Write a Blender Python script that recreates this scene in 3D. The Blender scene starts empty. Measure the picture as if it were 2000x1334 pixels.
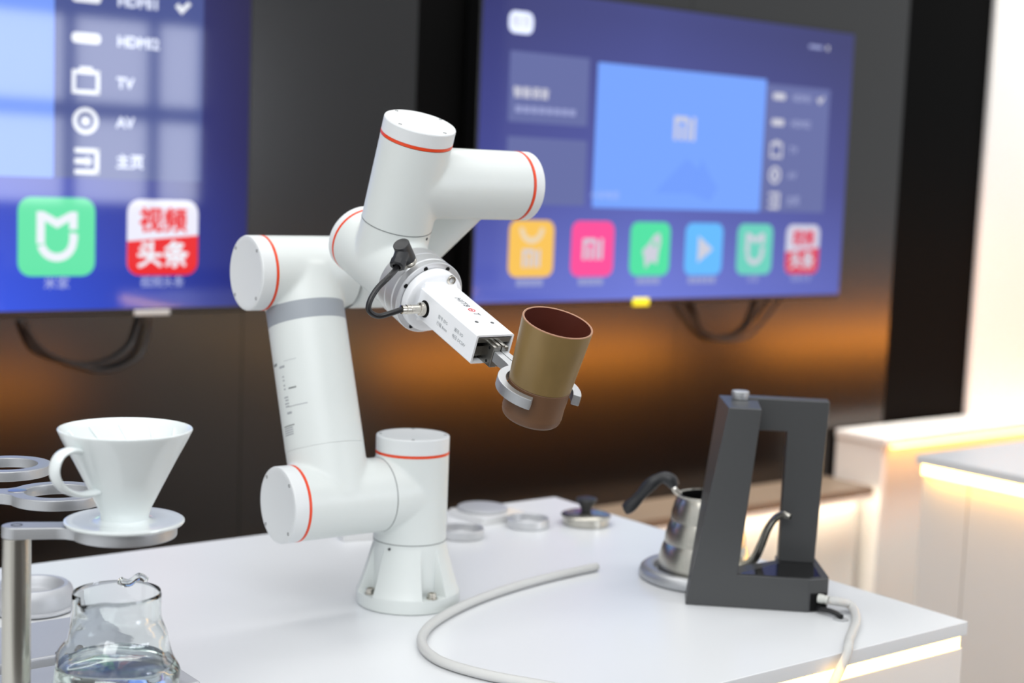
import bpy, bmesh, math, random
from mathutils import Vector, Matrix
random.seed(4)
S = bpy.context.scene
COL = S.collection
PI = math.pi
V = Vector
LIFT = 0.85            # height of the counter tops above the floor; everything below is laid out from the counter top

# ------------------------------------------------------------------ camera, world, lamps, exposure
cam_d = bpy.data.cameras.new('camera'); cam = bpy.data.objects.new('camera', cam_d); COL.objects.link(cam)
r_, u_, b_ = V((0.79083035, -0.61080372, 0.03880943)), V((0.03593614, 0.10964182, 0.99332133)), V((-0.61097951, -0.78415399, 0.10865801))
cam.matrix_world = Matrix(((r_.x, u_.x, b_.x, -1.02543), (r_.y, u_.y, b_.y, -1.50689), (r_.z, u_.z, b_.z, 0.52919 + LIFT), (0, 0, 0, 1)))
cam_d.sensor_width = 36; cam_d.sensor_fit = 'HORIZONTAL'; cam_d.lens = 52.6218
cam_d.clip_start = 0.05; cam_d.clip_end = 60
cam_d.dof.use_dof = True; cam_d.dof.focus_distance = 1.50; cam_d.dof.aperture_fstop = 4.0
S.camera = cam

W = bpy.data.worlds.new('world'); S.world = W; W.use_nodes = True
bg = W.node_tree.nodes['Background']; bg.inputs[0].default_value = (0.955, 0.98, 1.0, 1); bg.inputs[1].default_value = 0.84

def area(name, loc, sx, sy, power, col=(1, 1, 1), target=None, spread=180):
    d = bpy.data.lights.new(name, 'AREA'); d.shape = 'RECTANGLE'; d.size = sx; d.size_y = sy; d.energy = power; d.color = col; d.spread = math.radians(spread)
    o = bpy.data.objects.new(name, d); COL.objects.link(o); o.location = (loc[0], loc[1], loc[2] + LIFT)
    t = V(target) + V((0, 0, LIFT)) if target else V((loc[0], loc[1], 0))
    o.rotation_euler = (V(o.location) - t).to_track_quat('Z', 'Y').to_euler() if target else (0, 0, 0)
    return o
area('ceiling_panel_near', (-1.0, -0.2, 2.1), 2.4, 0.6, 9, (1.0, 0.985, 0.96))
area('ceiling_panel_right', (1.1, -0.9, 2.1), 2.2, 0.6, 9, (1.0, 0.98, 0.95))
area('ceiling_panel_back', (0.6, 0.85, 2.1), 3.0, 0.3, 17, (1.0, 0.98, 0.95))
area('ceiling_panel_left', (-1.6, -2.2, 2.1), 2.0, 1.0, 34, (0.97, 0.99, 1.0), (-0.4, -0.2, 0))
area('added_wall_fill', (3.7, 0.75, 2.1), 1.4, 0.2, 9, (1.0, 0.93, 0.85), (3.7, 1.39, 0.4), 90)  # added fill lamp without a known fixture, brightens the white wall
area('added_ledge_fill', (1.9, 0.75, 2.1), 2.2, 0.3, 9, (1.0, 0.96, 0.9), (2.1, 1.35, -0.5), 44)  # invented lamp, aimed to brighten the ledge and cabinet
area('added_counter_fill', (-1.9, -1.0, 2.1), 1.2, 1.2, 9, (1.0, 0.99, 0.97), (1.4, -0.2, -0.1))  # extra fill added for the right counter's side faces and the arm

S.view_settings.view_transform = 'Standard'; S.view_settings.look = 'None'
S.view_settings.exposure = 0.0; S.view_settings.gamma = 1.0; S.view_settings.use_curve_mapping = False
S.cycles.max_bounces = 22; S.cycles.transmission_bounces = 20; S.cycles.glossy_bounces = 6; S.cycles.diffuse_bounces = 4
S.cycles.caustics_reflective = False; S.cycles.caustics_refractive = False
S.cycles.sample_clamp_indirect = 6.0

# ------------------------------------------------------------------ materials
def lin(c):
    if isinstance(c, str): c = tuple(int(c[i:i + 2], 16) for i in (0, 2, 4))
    return tuple(((x / 255) / 12.92 if x / 255 <= .04045 else ((x / 255 + .055) / 1.055) ** 2.4) for x in c)
MATS = {}
def mat(name, col, rough=0.5, metal=0.0, emit=None, es=1.0, noise=0.03, nscale=60, spec=0.5, bump=0.0, coat=0.0, trans=0.0, ior=1.5, aniso=0.0, stretch=None):
    if name in MATS: return MATS[name]
    m = bpy.data.materials.new(name); m.use_nodes = True; nt = m.node_tree; P = nt.nodes['Principled BSDF']
    c = lin(col)
    P.inputs['Roughness'].default_value = rough; P.inputs['Metallic'].default_value = metal
    P.inputs['Specular IOR Level'].default_value = spec; P.inputs['IOR'].default_value = ior
    P.inputs['Coat Weight'].default_value = coat; P.inputs['Transmission Weight'].default_value = trans
    P.inputs['Anisotropic'].default_value = aniso
    P.inputs['Base Color'].default_value = (*c, 1)
    if noise > 0 or bump > 0:
        tc = nt.nodes.new('ShaderNodeTexCoord'); n = nt.nodes.new('ShaderNodeTexNoise'); n.inputs['Scale'].default_value = nscale; n.inputs['Detail'].default_value = 3
        src = tc.outputs['Object']
        if stretch:
            mp = nt.nodes.new('ShaderNodeMapping'); mp.inputs['Scale'].default_value = stretch; nt.links.new(src, mp.inputs[0]); src = mp.outputs[0]
        nt.links.new(src, n.inputs['Vector'])
        if noise > 0:
            mx = nt.nodes.new('ShaderNodeMix'); mx.data_type = 'RGBA'
            mx.inputs[6].default_value = (*[x * (1 - noise) for x in c], 1); mx.inputs[7].default_value = (*[min(1, x * (1 + noise)) for x in c], 1)
            nt.links.new(n.outputs['Fac'], mx.inputs[0]); nt.links.new(mx.outputs[2], P.inputs['Base Color'])
        if bump > 0:
            bp = nt.nodes.new('ShaderNodeBump'); bp.inputs['Strength'].default_value = bump; bp.inputs['Distance'].default_value = 0.001
            nt.links.new(n.outputs['Fac'], bp.inputs['Height']); nt.links.new(bp.outputs[0], P.inputs['Normal'])
    if emit is not None:
        P.inputs['Emission Color'].default_value = (*lin(emit), 1); P.inputs['Emission Strength'].default_value = es
    MATS[name] = m; return m
def led(name, col, es):
    m = mat(name, (255, 245, 225), .5, noise=0); P = m.node_tree.nodes['Principled BSDF']
    P.inputs['Emission Color'].default_value = (*col, 1); P.inputs['Emission Strength'].default_value = es; return m

M_robot = mat('robot_white_paint', (216, 221, 219), .38, noise=.008, nscale=25)
M_cap = mat('robot_cap_white', (222, 225, 226), .45, noise=.008, nscale=25)
M_orange = mat('orange_ring_plastic', (228, 70, 28), .4, noise=.03)
M_seam = mat('seam_grey', (120, 125, 125), .6)
M_band = mat('grey_band_vinyl', (150, 156, 163), .5, noise=.02)
M_alu = mat('anodised_aluminium', (196, 197, 199), .30, metal=1.0, noise=.02, nscale=200)
M_alumatte = mat('bead_blasted_aluminium', (188, 190, 193), .44, metal=.85, noise=.03, nscale=400)
M_aluplate = mat('satin_aluminium_plate', (196, 198, 202), .5, metal=.55, noise=.02, nscale=300)
M_flange = mat('bright_satin_aluminium', (216, 217, 219), .38, metal=.7, noise=.02, nscale=300)
M_steel = mat('dark_machined_steel', (150, 148, 142), .32, metal=1.0, noise=.06, nscale=150)
M_brushed = mat('brushed_steel', (196, 193, 184), .27, metal=1.0, noise=.05, nscale=20, stretch=(40, 40, 1))
M_nickel = mat('nickel', (205, 200, 190), .16, metal=1.0, noise=.03)
M_hole = mat('black_hole', (12, 12, 13), .7, spec=.2)
M_screw = mat('dark_screw', (70, 72, 74), .4, metal=.6)
M_grip = mat('gripper_white', (244, 246, 249), .33, noise=.005)
M_black = mat('black_plastic', (34, 35, 38), .42, noise=.08, nscale=120)
M_cable = mat('black_cable_sheath', (26, 26, 28), .35, noise=.08)
M_ink = mat('dark_grey_print', (58, 60, 66), .6)
M_inkl = mat('pale_grey_print', (158, 162, 166), .6)
M_red = mat('red_print', (205, 40, 52), .6)
M_top = mat('white_counter_laminate', (224, 226, 228), .32, noise=.006, nscale=8)
M_body = mat('white_counter_panel', (240, 234, 228), .45, noise=.01, nscale=6)
M_carc = mat('dark_carcass_board', (58, 56, 54), .6, noise=.03)
M_warm = mat('cream_lit_panel', (246, 242, 236), .5, noise=.01, nscale=6)
M_led = led('warm_led_strip', (1.0, .51, .075), 14)
M_led2 = led('warm_led_strip_back', (1.0, .31, .025), 38)
M_led3 = led('warm_led_strip_table_back', (1.0, .31, .025), 19)
M_wallgrey = mat('dark_glossy_wall_panel', (9, 9, 10), .24, noise=.05, nscale=3, spec=.66)
M_wallblack = mat('black_matt_wall_panel', (3, 3, 3), .6, noise=.05, spec=.05)
M_white = mat('white_wall_paint', (238, 234, 230), .7, noise=.01, nscale=5, bump=.02)
M_floor = mat('grey_floor', (92, 86, 82), .5, noise=.08, nscale=4)
M_ledgetop = mat('taupe_ledge_top', (128, 112, 96), .45, noise=.08, nscale=8)
M_ceramic = mat('white_porcelain', (225, 231, 231), .12, noise=.006, nscale=20, coat=.3)
M_glass = mat('clear_glass', (250, 253, 252), .0, trans=1.0, ior=1.47, noise=0)
M_water = mat('clear_water', (246, 252, 250), .0, trans=1.0, ior=1.33, noise=0)
M_graph = mat('graphite_painted_metal', (66, 67, 68), .38, noise=.05, nscale=300, bump=.05)
M_gloss = mat('black_gloss_tray', (14, 14, 15), .12, noise=.03)
M_silicone = mat('milky_silicone', (250, 250, 247), .45, noise=.0, trans=.45, ior=1.36)
M_bamboo = mat('brown_bamboo_skin', (133, 109, 66), .38, noise=.30, nscale=34, stretch=(1, 1, .3), bump=.05)
M_bamboo2 = mat('brown_bamboo_bare', (110, 78, 54), .5, noise=.22, nscale=30, stretch=(1, 1, .3), bump=.04)
M_lip = mat('pale_brown_bamboo_lip', (165, 122, 96), .5, noise=.1)
M_inner = mat('reddish_brown_bamboo_inside', (84, 38, 28), .4, noise=.12, nscale=30)
M_bezel = mat('black_tv_bezel', (10, 10, 11), .3)
M_yellow = mat('yellow_sticker', (250, 246, 40), .5)
M_frame = mat('window_frame_grey', (120, 122, 125), .5)
M_pane = mat('daylight_window_pane', (220, 230, 240), .3, emit=(235, 240, 250), es=9.0, noise=0)

# ------------------------------------------------------------------ mesh helpers
def frame(axis, xdir=None):
    a = V(axis).normalized()
    x = V(xdir) if xdir is not None else (V((0, 0, 1)) if abs(a.z) < .9 else V((1, 0, 0)))
    x = (x - a * x.dot(a)).normalized(); return a, x, a.cross(x)
def lathe(bm, o, axis, prof, seg=64, xdir=None, closed=False, wob=None, a0=0.0, a1=2 * PI):
    """spin (radius, height) pairs about axis"""
    o = V(o); a, x, y = frame(axis, xdir); full = abs(a1 - a0 - 2 * PI) < 1e-6
    n = seg if full else seg + 1; rings = []
    for r, h in prof:
        if r < 1e-7: rings.append([bm.verts.new(o + a * h)]); continue
        ring = []
        for k in range(n):
            t = a0 + (a1 - a0) * k / seg; rr = r if wob is None else wob(r, h, t)
            ring.append(bm.verts.new(o + a * h + (x * math.cos(t) + y * math.sin(t)) * rr))
        rings.append(ring)
    pairs = list(zip(rings[:-1], rings[1:]))
    if closed: pairs.append((rings[-1], rings[0]))
    for A, B in pairs:
        m = seg if full else seg
        for k in range(m):
            k2 = (k + 1) % n if full else k + 1
            if len(A) == 1 and len(B) == 1: continue
            if len(A) == 1: f = (A[0], B[k2], B[k])
            elif len(B) == 1: f = (A[k], A[k2], B[0])
            else: f = (A[k], A[k2], B[k2], B[k])
            try: bm.faces.new(f)
            except ValueError: pass
    if not full and closed:
        for idx in (0, n - 1):
            vs = [r[idx] for r in rings if len(r) > 1]
            if len(vs) > 2:
                try: bm.faces.new(vs if idx else vs[::-1])
                except ValueError: pass
    return bm
def cyl(bm, p0, p1, r0, r1=None, seg=48, ch=0.0):
    p0, p1 = V(p0), V(p1); r1 = r0 if r1 is None else r1; L = (p1 - p0).length
    pr = [(0, 0)] + ([(r0 - ch, 0), (r0, ch), (r1, L - ch), (r1 - ch, L)] if ch else [(r0, 0), (r1, L)]) + [(0, L)]
    return lathe(bm, p0, p1 - p0, pr, seg)
def box(bm, c, size, ax=None, bev=0.0, bseg=2):
    """box centred at c; ax = three axes"""
    A = [V(a) for a in ax] if ax else [V((1, 0, 0)), V((0, 1, 0)), V((0, 0, 1))]
    t = bmesh.new(); bmesh.ops.create_cube(t, size=1)
    for v in t.verts: v.co = V((v.co.x * size[0], v.co.y * size[1], v.co.z * size[2]))
    if bev: bmesh.ops.bevel(t, geom=t.edges[:], offset=bev, segments=bseg, profile=.5, affect='EDGES')
    for v in t.verts: v.co = V(c) + A[0] * v.co.x + A[1] * v.co.y + A[2] * v.co.z
    return merge(bm, t)
def merge(bm, t):
    mp = {v: bm.verts.new(v.co) for v in t.verts}
    for f in t.faces:
        try: bm.faces.new([mp[v] for v in f.verts])
        except ValueError: pass
    t.free(); return bm
def bx(bm, x0, x1, y0, y1, z0, z1, bev=0.0):
    return box(bm, ((x0 + x1) / 2, (y0 + y1) / 2, (z0 + z1) / 2), (abs(x1 - x0), abs(y1 - y0), abs(z1 - z0)), None, bev)
def prism(bm, o, X, Y, Z, poly, h0, h1, bev=0.0, inset=None):
    """polygon in the X-Y plane through o, extruded along Z"""
    o, X, Y, Z = V(o), V(X), V(Y), V(Z); t = bmesh.new(); n = len(poly)
    lo = [t.verts.new(o + X * a + Y * b + Z * h0) for a, b in poly]; hi = [t.verts.new(o + X * a + Y * b + Z * h1) for a, b in poly]
    t.faces.new(lo[::-1]); t.faces.new(hi)
    for k in range(n): t.faces.new((lo[k], lo[(k + 1) % n], hi[(k + 1) % n], hi[k]))
    bmesh.ops.recalc_face_normals(t, faces=t.faces[:])
    if bev: bmesh.ops.bevel(t, geom=t.edges[:], offset=bev, segments=2, profile=.5, affect='EDGES')
    return merge(bm, t)
def spline(pts, n=10):
    P = [V(p) for p in pts]; out = []
    for i in range(len(P) - 1):
        p0, p1, p2, p3 = P[max(i - 1, 0)], P[i], P[i + 1], P[min(i + 2, len(P) - 1)]
        for k in range(n):
            t = k / n; out.append(.5 * ((2 * p1) + (p2 - p0) * t + (2 * p0 - 5 * p1 + 4 * p2 - p3) * t * t + (3 * p1 - p0 - 3 * p2 + p3) * t ** 3))
    return out + [P[-1]]
def tube(bm, pts, rad, seg=14, flat=None, up=None, caps=True, inner=None):
    """sweep a circle (or an ellipse flat=(a,b) with side vector up) along points"""
    P = [V(p) for p in pts]; n = len(P); rings = []; nrm = None
    for i in range(n):
        t = (P[min(i + 1, n - 1)] - P[max(i - 1, 0)]).normalized()
        if up is not None: nrm = (V(up) - t * V(up).dot(t)).normalized()
        elif nrm is None: nrm = frame(t)[1]
        else: nrm = (nrm - t * nrm.dot(t)).normalized()
        b = t.cross(nrm); rr = rad(i / (n - 1)) if callable(rad) else rad
        a_, b2 = (rr, rr) if flat is None else (flat[0], flat[1])
        rings.append([bm.verts.new(P[i] + nrm * a_ * math.cos(2 * PI * k / seg) + b * b2 * math.sin(2 * PI * k / seg)) for k in range(seg)])
    for A, B in zip(rings[:-1], rings[1:]):
        for k in range(seg): bm.faces.new((A[k], A[(k + 1) % seg], B[(k + 1) % seg], B[k]))
    if caps: bm.faces.new(rings[0][::-1]); bm.faces.new(rings[-1])
    return bm

# ------------------------------------------------------------------ object helpers
ORIG = {}
def root_of(o):
    while o.parent: o = o.parent
    return o
def empty(name, loc, label, cat, group=None):
    o = bpy.data.objects.new(name, None); COL.objects.link(o); o.location = loc; o.empty_display_size = .05
    o['label'] = label; o['category'] = cat
    if group: o['group'] = group
    return o
def put(name, bm, m, parent=None, label=None, cat=None, group=None, kind=None, smooth=True, angle=35, loc=None):
    """one mesh object; its vertices are given in scene coordinates (from the counter top)"""
    base = V(root_of(parent).location) if parent else V(loc or (0, 0, 0))
    bmesh.ops.recalc_face_normals(bm, faces=bm.faces[:])
    for v in bm.verts: v.co -= base
    me = bpy.data.meshes.new(name); bm.to_mesh(me); bm.free()
    if smooth:
        me.shade_smooth(); me.set_sharp_from_angle(angle=math.radians(angle))
    me.materials.append(m)
    o = bpy.data.objects.new(name, me); COL.objects.link(o)
    if smooth and len(me.polygons) < 1500:
        wn = o.modifiers.new('weighted_normals', 'WEIGHTED_NORMAL'); wn.keep_sharp = True; wn.weight = 50
    if parent: o.parent = parent
    else: o.location = base
    if label: o['label'] = label
    if cat: o['category'] = cat
    if group: o['group'] = group
    if kind: o['kind'] = kind
    return o
def nb(): return bmesh.new()
def blend(name, prims, m, parent, cuts=(), voxel=.0022, it=10, label=None):
    """closed shapes fused into one skin with small fillets, trimmed flat at the given planes"""
    bm = nb()
    for f in prims: f(bm)
    bmesh.ops.recalc_face_normals(bm, faces=bm.faces[:])
    me = bpy.data.meshes.new('tmp'); bm.to_mesh(me); bm.free()
    o = bpy.data.objects.new('tmp', me); COL.objects.link(o)
    r = o.modifiers.new('r', 'REMESH'); r.mode = 'VOXEL'; r.voxel_size = voxel
    s = o.modifiers.new('s', 'SMOOTH'); s.iterations = it; s.factor = .5
    dg = bpy.context.evaluated_depsgraph_get(); ev = o.evaluated_get(dg); t = bmesh.new(); t.from_mesh(ev.to_mesh()); ev.to_mesh_clear()
    bpy.data.objects.remove(o); bpy.data.meshes.remove(me)
    for cut in cuts:
        p, n = V(cut[0]), V(cut[1]).normalized(); fs = t.faces[:]
        if len(cut) > 2: fs = [f for f in fs if ((f.calc_center_median() - p) - n * (f.calc_center_median() - p).dot(n)).length < cut[2]]
        ge = fs + list({e for f in fs for e in f.edges}) + list({v for f in fs for v in f.verts})
        res = bmesh.ops.bisect_plane(t, geom=ge, plane_co=V(p), plane_no=V(n), clear_outer=True)
        ed = [e for e in res['geom_cut'] if isinstance(e, bmesh.types.BMEdge)]
        bmesh.ops.contextual_create(t, geom=ed)
    return put(name, t, m, parent, label=label, angle=50)
def text(name, s, o, X, Y, size, m, parent, align='CENTER', ext=0.0002, shear=0.0, bold=0.0, spacing=1.0):
    cu = bpy.data.curves.new('t', 'FONT'); cu.body = s; cu.size = size; cu.align_x = align; cu.align_y = 'CENTER'; cu.extrude = ext; cu.shear = shear; cu.space_character = spacing
    cu.resolution_u = 3
    ob = bpy.data.objects.new('t', cu); COL.objects.link(ob)
    dg = bpy.context.evaluated_depsgraph_get(); me = ob.evaluated_get(dg).to_mesh(); bm = nb(); bm.from_mesh(me); ob.evaluated_get(dg).to_mesh_clear()
    bpy.data.objects.remove(ob); bpy.data.curves.remove(cu)
    if bold:        # heavier strokes: shifted copies of the same glyphs
        t0 = bm.copy(); k = 0
        for dx, dy in ((bold, 0), (-bold, 0), (0, bold), (0, -bold)):
            t1 = t0.copy(); k += 1
            for v in t1.verts: v.co += V((dx, dy, -.00002 * k))
            merge(bm, t1)
        t0.free()
    o, X, Y = V(o), V(X).normalized(), V(Y).normalized(); Z = X.cross(Y)
    for v in bm.verts: v.co = o + X * v.co.x + Y * v.co.y + Z * (v.co.z + ext)
    return put(name, bm, m, parent, smooth=False)
def rrect(w, h, r, n=5):
    out = []
    for cx, cy, a in ((w / 2 - r, h / 2 - r, 0), (-w / 2 + r, h / 2 - r, 90), (-w / 2 + r, -h / 2 + r, 180), (w / 2 - r, -h / 2 + r, 270)):
        for k in range(n + 1):
            t = math.radians(a + 90 * k / n); out.append((cx + r * math.cos(t), cy + r * math.sin(t)))
    return out
def copy_tree(o, parent=None, loc=None, label=None):
    c = o.copy(); COL.objects.link(c)
    if parent: c.parent = parent
    if loc is not None: c.location = loc
    if label: c['label'] = label
    for ch in list(o.children): copy_tree(ch, c)
    return c

# ------------------------------------------------------------------ the room
YW = 1.40
b = nb(); bx(b, -3.2, 5.2, -4.1, 1.55, -.90, -.85); put('floor', b, M_floor, kind='structure', smooth=False)
b = nb(); bx(b, -3.2, 5.2, YW + .012, YW + .12, -.85, 2.3)
wb = put('wall_back', b, M_wallblack, kind='structure', smooth=False)
def panel(x0, x1, m, y=YW, z0=-.85, z1=2.3, name='panel'):
    q = nb(); bx(q, x0, x1, y, YW + .014, z0, z1); return put(name, q, m, wb, smooth=False)
for x0, x1 in ((-3.2, -1.0), (-.9985, .4965), (.498, .93)): panel(x0, x1, M_wallgrey)
for x0, x1 in ((1.075, 1.7985), (1.80, 2.705)): panel(x0, x1, M_wallgrey)
panel(.93, 1.075, M_wallgrey, z0=-.85, z1=.235)
panel(.93, 1.075, M_wallblack, z0=.238, y=YW + .006); panel(2.708, 3.125, M_wallblack, y=YW + .006)
b = nb(); bx(b, 3.128, 5.2, YW - .01, YW + .12, -.85, 2.3, .002); put('wall_right', b, M_white, kind='structure')
# the wall behind the photographer, with the gridded window the left screen mirrors
YF = -4.0
b = nb()
WX, WZ = [(1.35, 2.14), (2.2, 2.64), (2.70, 2.96)], [(.30, .77), (.86, 1.33)]
wx0, wx1, wz0, wz1 = 1.30, 3.01, .25, 1.38
bx(b, -3.2, wx0, YF - .15, YF, -.85, 2.3); bx(b, wx1, 5.2, YF - .15, YF, -.85, 2.3); bx(b, wx0, wx1, YF - .15, YF, -.85, wz0); bx(b, wx0, wx1, YF - .15, YF, wz1, 2.3)
put('wall_front', b, mat('grey_wall_paint', (205, 206, 207), .7, noise=.02, nscale=4), kind='structure', smooth=False)
b = nb(); bx(b, wx0, wx1, YF - .06, YF + .01, wz0, WZ[0][0]); bx(b, wx0, wx1, YF - .06, YF + .01, WZ[1][1], wz1); bx(b, wx0, wx1, YF - .06, YF + .01, WZ[0][1], WZ[1][0])
xs = [wx0] + [v for p in WX for v in p] + [wx1]
for k in range(0, len(xs), 2): bx(b, xs[k], xs[k + 1], YF - .06, YF + .012, wz0, wz1)
q = nb(); bx(q, -3.2, 5.2, YF, YF + .03, -.85, -.08); put('added_reflection_board_1', q, mat('reflection_board_dark', (52, 50, 49), .6), kind='structure', smooth=False)  # unseen dark board added to darken the lower part of the wall's reflection
win = put('window_1', b, M_frame, kind='structure', smooth=False)
for x0, x1 in WX:
    for z0, z1 in WZ:
        q = nb(); bx(q, x0 - .005, x1 + .005, YF - .04, YF - .03, z0 - .005, z1 + .005); put('pane', q, M_pane, win, smooth=False)

# low ledge along the back wall
lg = empty('wall_ledge', (.6, 1.3, -.85), 'low white ledge with taupe top running along the foot of the dark wall', 'ledge')
b = nb(); bx(b, -2.9, 2.448, 1.215, 1.399, -.345, -.3216, .002); put('top', b, M_ledgetop, lg, label='taupe top board')
for x0 in (-2.9, -1.55, -.2, 1.15):
    b = nb(); bx(b, x0 + .001, min(x0 + 1.349, 2.448), 1.268, 1.283, -.849, -.347, .001); put('front_panel', b, M_warm, lg)
b = nb(); bx(b, -2.9, 2.448, 1.215, 1.2185, -.358, -.3455); put('fascia', b, M_warm, lg)
b = nb(); bx(b, -2.9, 2.448, 1.222, 1.232, -.353, -.3465); put('light_strip', b, led('warm_led_strip_ledge', (1.0, .88, .66), 27), lg)
b = nb(); bx(b, -2.89, 2.44, 1.286, 1.398, -.849, -.347); put('carcass', b, M_body, lg)

# taller cabinet at the right end of the ledge
cb = empty('wall_cabinet', (3.2, 1.3, -.85), 'white cabinet with glowing edge under its top against the white wall', 'cabinet')
b = nb(); bx(b, 2.47, 4.9, 1.20, YW - .012, -.204, -.18, .003); put('top', b, M_warm, cb)
b = nb(); bx(b, 2.475, 2.497, 1.212, YW - .013, -.849, -.205, .002); put('end_panel', b, M_warm, cb)
b = nb(); bx(b, 2.503, 3.29, 1.25, 1.268, -.849, -.222, .002); put('front_panel', b, M_warm, cb)
b = nb(); bx(b, 3.293, 4.1, 1.25, 1.268, -.849, -.222, .002); put('front_panel', b, M_warm, cb)
b = nb(); bx(b, 2.52, 4.88, 1.208, 1.221, -.212, -.2045); put('light_strip', b, led('warm_led_strip_cabinet', (1.0, .58, .17), 8), cb)

# ------------------------------------------------------------------ counters
def counter(name, loc, label, x0, x1, y0, y1, seams, back, tops=M_top):
    t = empty(name, loc, label, 'counter')
    b = nb(); bx(b, x0, x1, y0, y1, -.018, 0, .0015); put('top', b, tops, t)
    i = .016
    b = nb(); bx(b, x0 + .03, x1 - .03, y0 + .03, y1 - .12, -.849, -.0185); put('carcass', b, M_carc, t)
    for k in range(len(seams) - 1):
        b = nb(); bx(b, seams[k] + .001, seams[k + 1] - .001, y0 + .0035, y0 + .02, -.848, -.0345, .001); put('front_panel', b, M_body, t)
    b = nb(); bx(b, x0 + .01, x1 - .01, y0 + .003, y0 + .02, -.034, -.0185); put('light_strip', b, M_led, t, label='glowing warm strip under the front edge')
    b = nb(); bx(b, x0 + .05, x1 - .05, y1 - .119, y1 - .109, -.105, -.060); put('light_strip', b, back, t)
    b = nb(); bx(b, x0 + .046, x1 - .03, y1 - .1195, y1 - .008, -.122, -.108); put('added_light_block', b, M_carc, t)  # unseen board added to block the strip's orange spill onto ledge and cabinet
    return t
tb = counter('counter', (-.5, 0, -.85), 'white counter top carrying the robot arm, lit along its front edge', -1.6, .558, -.4253, .3918, [-1.6, -.6, .2, .556], M_led3)
b = nb(); bx(b, .531, .545, -.41, .385, -.848, -.02, .001); put('end_panel', b, M_body, tb)
# cable grommet in the counter
b = nb(); lathe(b, (.4205, -.3365, 0), (0, 0, 1), [(.004, .0002), (.0095, .0002), (.0095, .0012), (.0085, .0016), (.004, .0016)], 32, closed=True)
put('grommet', b, mat('grey_grommet', (170, 172, 174), .5), tb)
rc = counter('counter', (2.2, -.4, -.85), 'white counter at the right edge behind the aisle, warm strip along its side', 1.485, 2.93, -1.7, .359, [1.49, 2.2, 2.92], M_led2)
b = nb(); bx(b, 1.488, 1.502, -1.68, .345, -.038, -.0185); put('light_strip', b, led('warm_led_strip_side', (1.0, .54, .11), 14), rc, label='glowing warm strip under the side edge')
for y0, y1 in ((-1.69, -.6), (-.598, .2435), (.247, .3575)):
    b = nb(); bx(b, 1.509, 1.5149, y0, y1, -.848, -.039); bx(b, 1.515, 1.530, y0, min(y1 + .004, .3575), -.848, -.0187); put('side_panel', b, M_body, rc)
rd = counter('counter', (4.2, -.4, -.85), 'white counter beyond the right frame edge mirrored in the dark wall', 3.27, 5.1, -1.7, .359, [3.27, 4.2, 5.09], M_led2)

# ------------------------------------------------------------------ televisions
def screen_mat(name, cx, top, mid, hot, fall=(.45, .42, .55), fpos=.75):
    m = bpy.data.materials.new(name); m.use_nodes = True; nt = m.node_tree; P = nt.nodes['Principled BSDF']
    P.inputs['Base Color'].default_value = (.004, .004, .006, 1); P.inputs['Roughness'].default_value = .05; P.inputs['Specular IOR Level'].default_value = .5
    tc = nt.nodes.new('ShaderNodeTexCoord'); sp = nt.nodes.new('ShaderNodeSeparateXYZ'); nt.links.new(tc.outputs['Generated'], sp.inputs[0])
    rz = nt.nodes.new('ShaderNodeValToRGB'); e = rz.color_ramp.elements
    e[0].position = 0; e[0].color = (*lin(hot), 1); e[1].position = .95; e[1].color = (*lin(top), 1); k = e.new(.4); k.color = (*lin(mid), 1)
    nt.links.new(sp.outputs['Z'], rz.inputs[0])
    ds = nt.nodes.new('ShaderNodeMath'); ds.operation = 'SUBTRACT'; ds.inputs[1].default_value = cx; nt.links.new(sp.outputs['X'], ds.inputs[0])
    ab = nt.nodes.new('ShaderNodeMath'); ab.operation = 'ABSOLUTE'; nt.links.new(ds.outputs[0], ab.inputs[0])
    rx = nt.nodes.new('ShaderNodeValToRGB'); rx.color_ramp.elements[0].color = (1, 1, 1, 1); rx.color_ramp.elements[1].color = (*fall, 1); rx.color_ramp.elements[1].position = fpos
    nt.links.new(ab.outputs[0], rx.inputs[0])
    mx = nt.nodes.new('ShaderNodeMix'); mx.data_type = 'RGBA'; mx.blend_type = 'MULTIPLY'; mx.inputs[0].default_value = 1
    nt.links.new(rz.outputs[0], mx.inputs[6]); nt.links.new(rx.outputs[0], mx.inputs[7]); nt.links.new(mx.outputs[2], P.inputs['Emission Color']); P.inputs['Emission Strength'].default_value = 1
    return m
def disp(name, col, es=1.0):
    if name in MATS: return MATS[name]
    m = mat(name, (5, 5, 6), .05, emit=col, es=es, noise=0); return m
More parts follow.
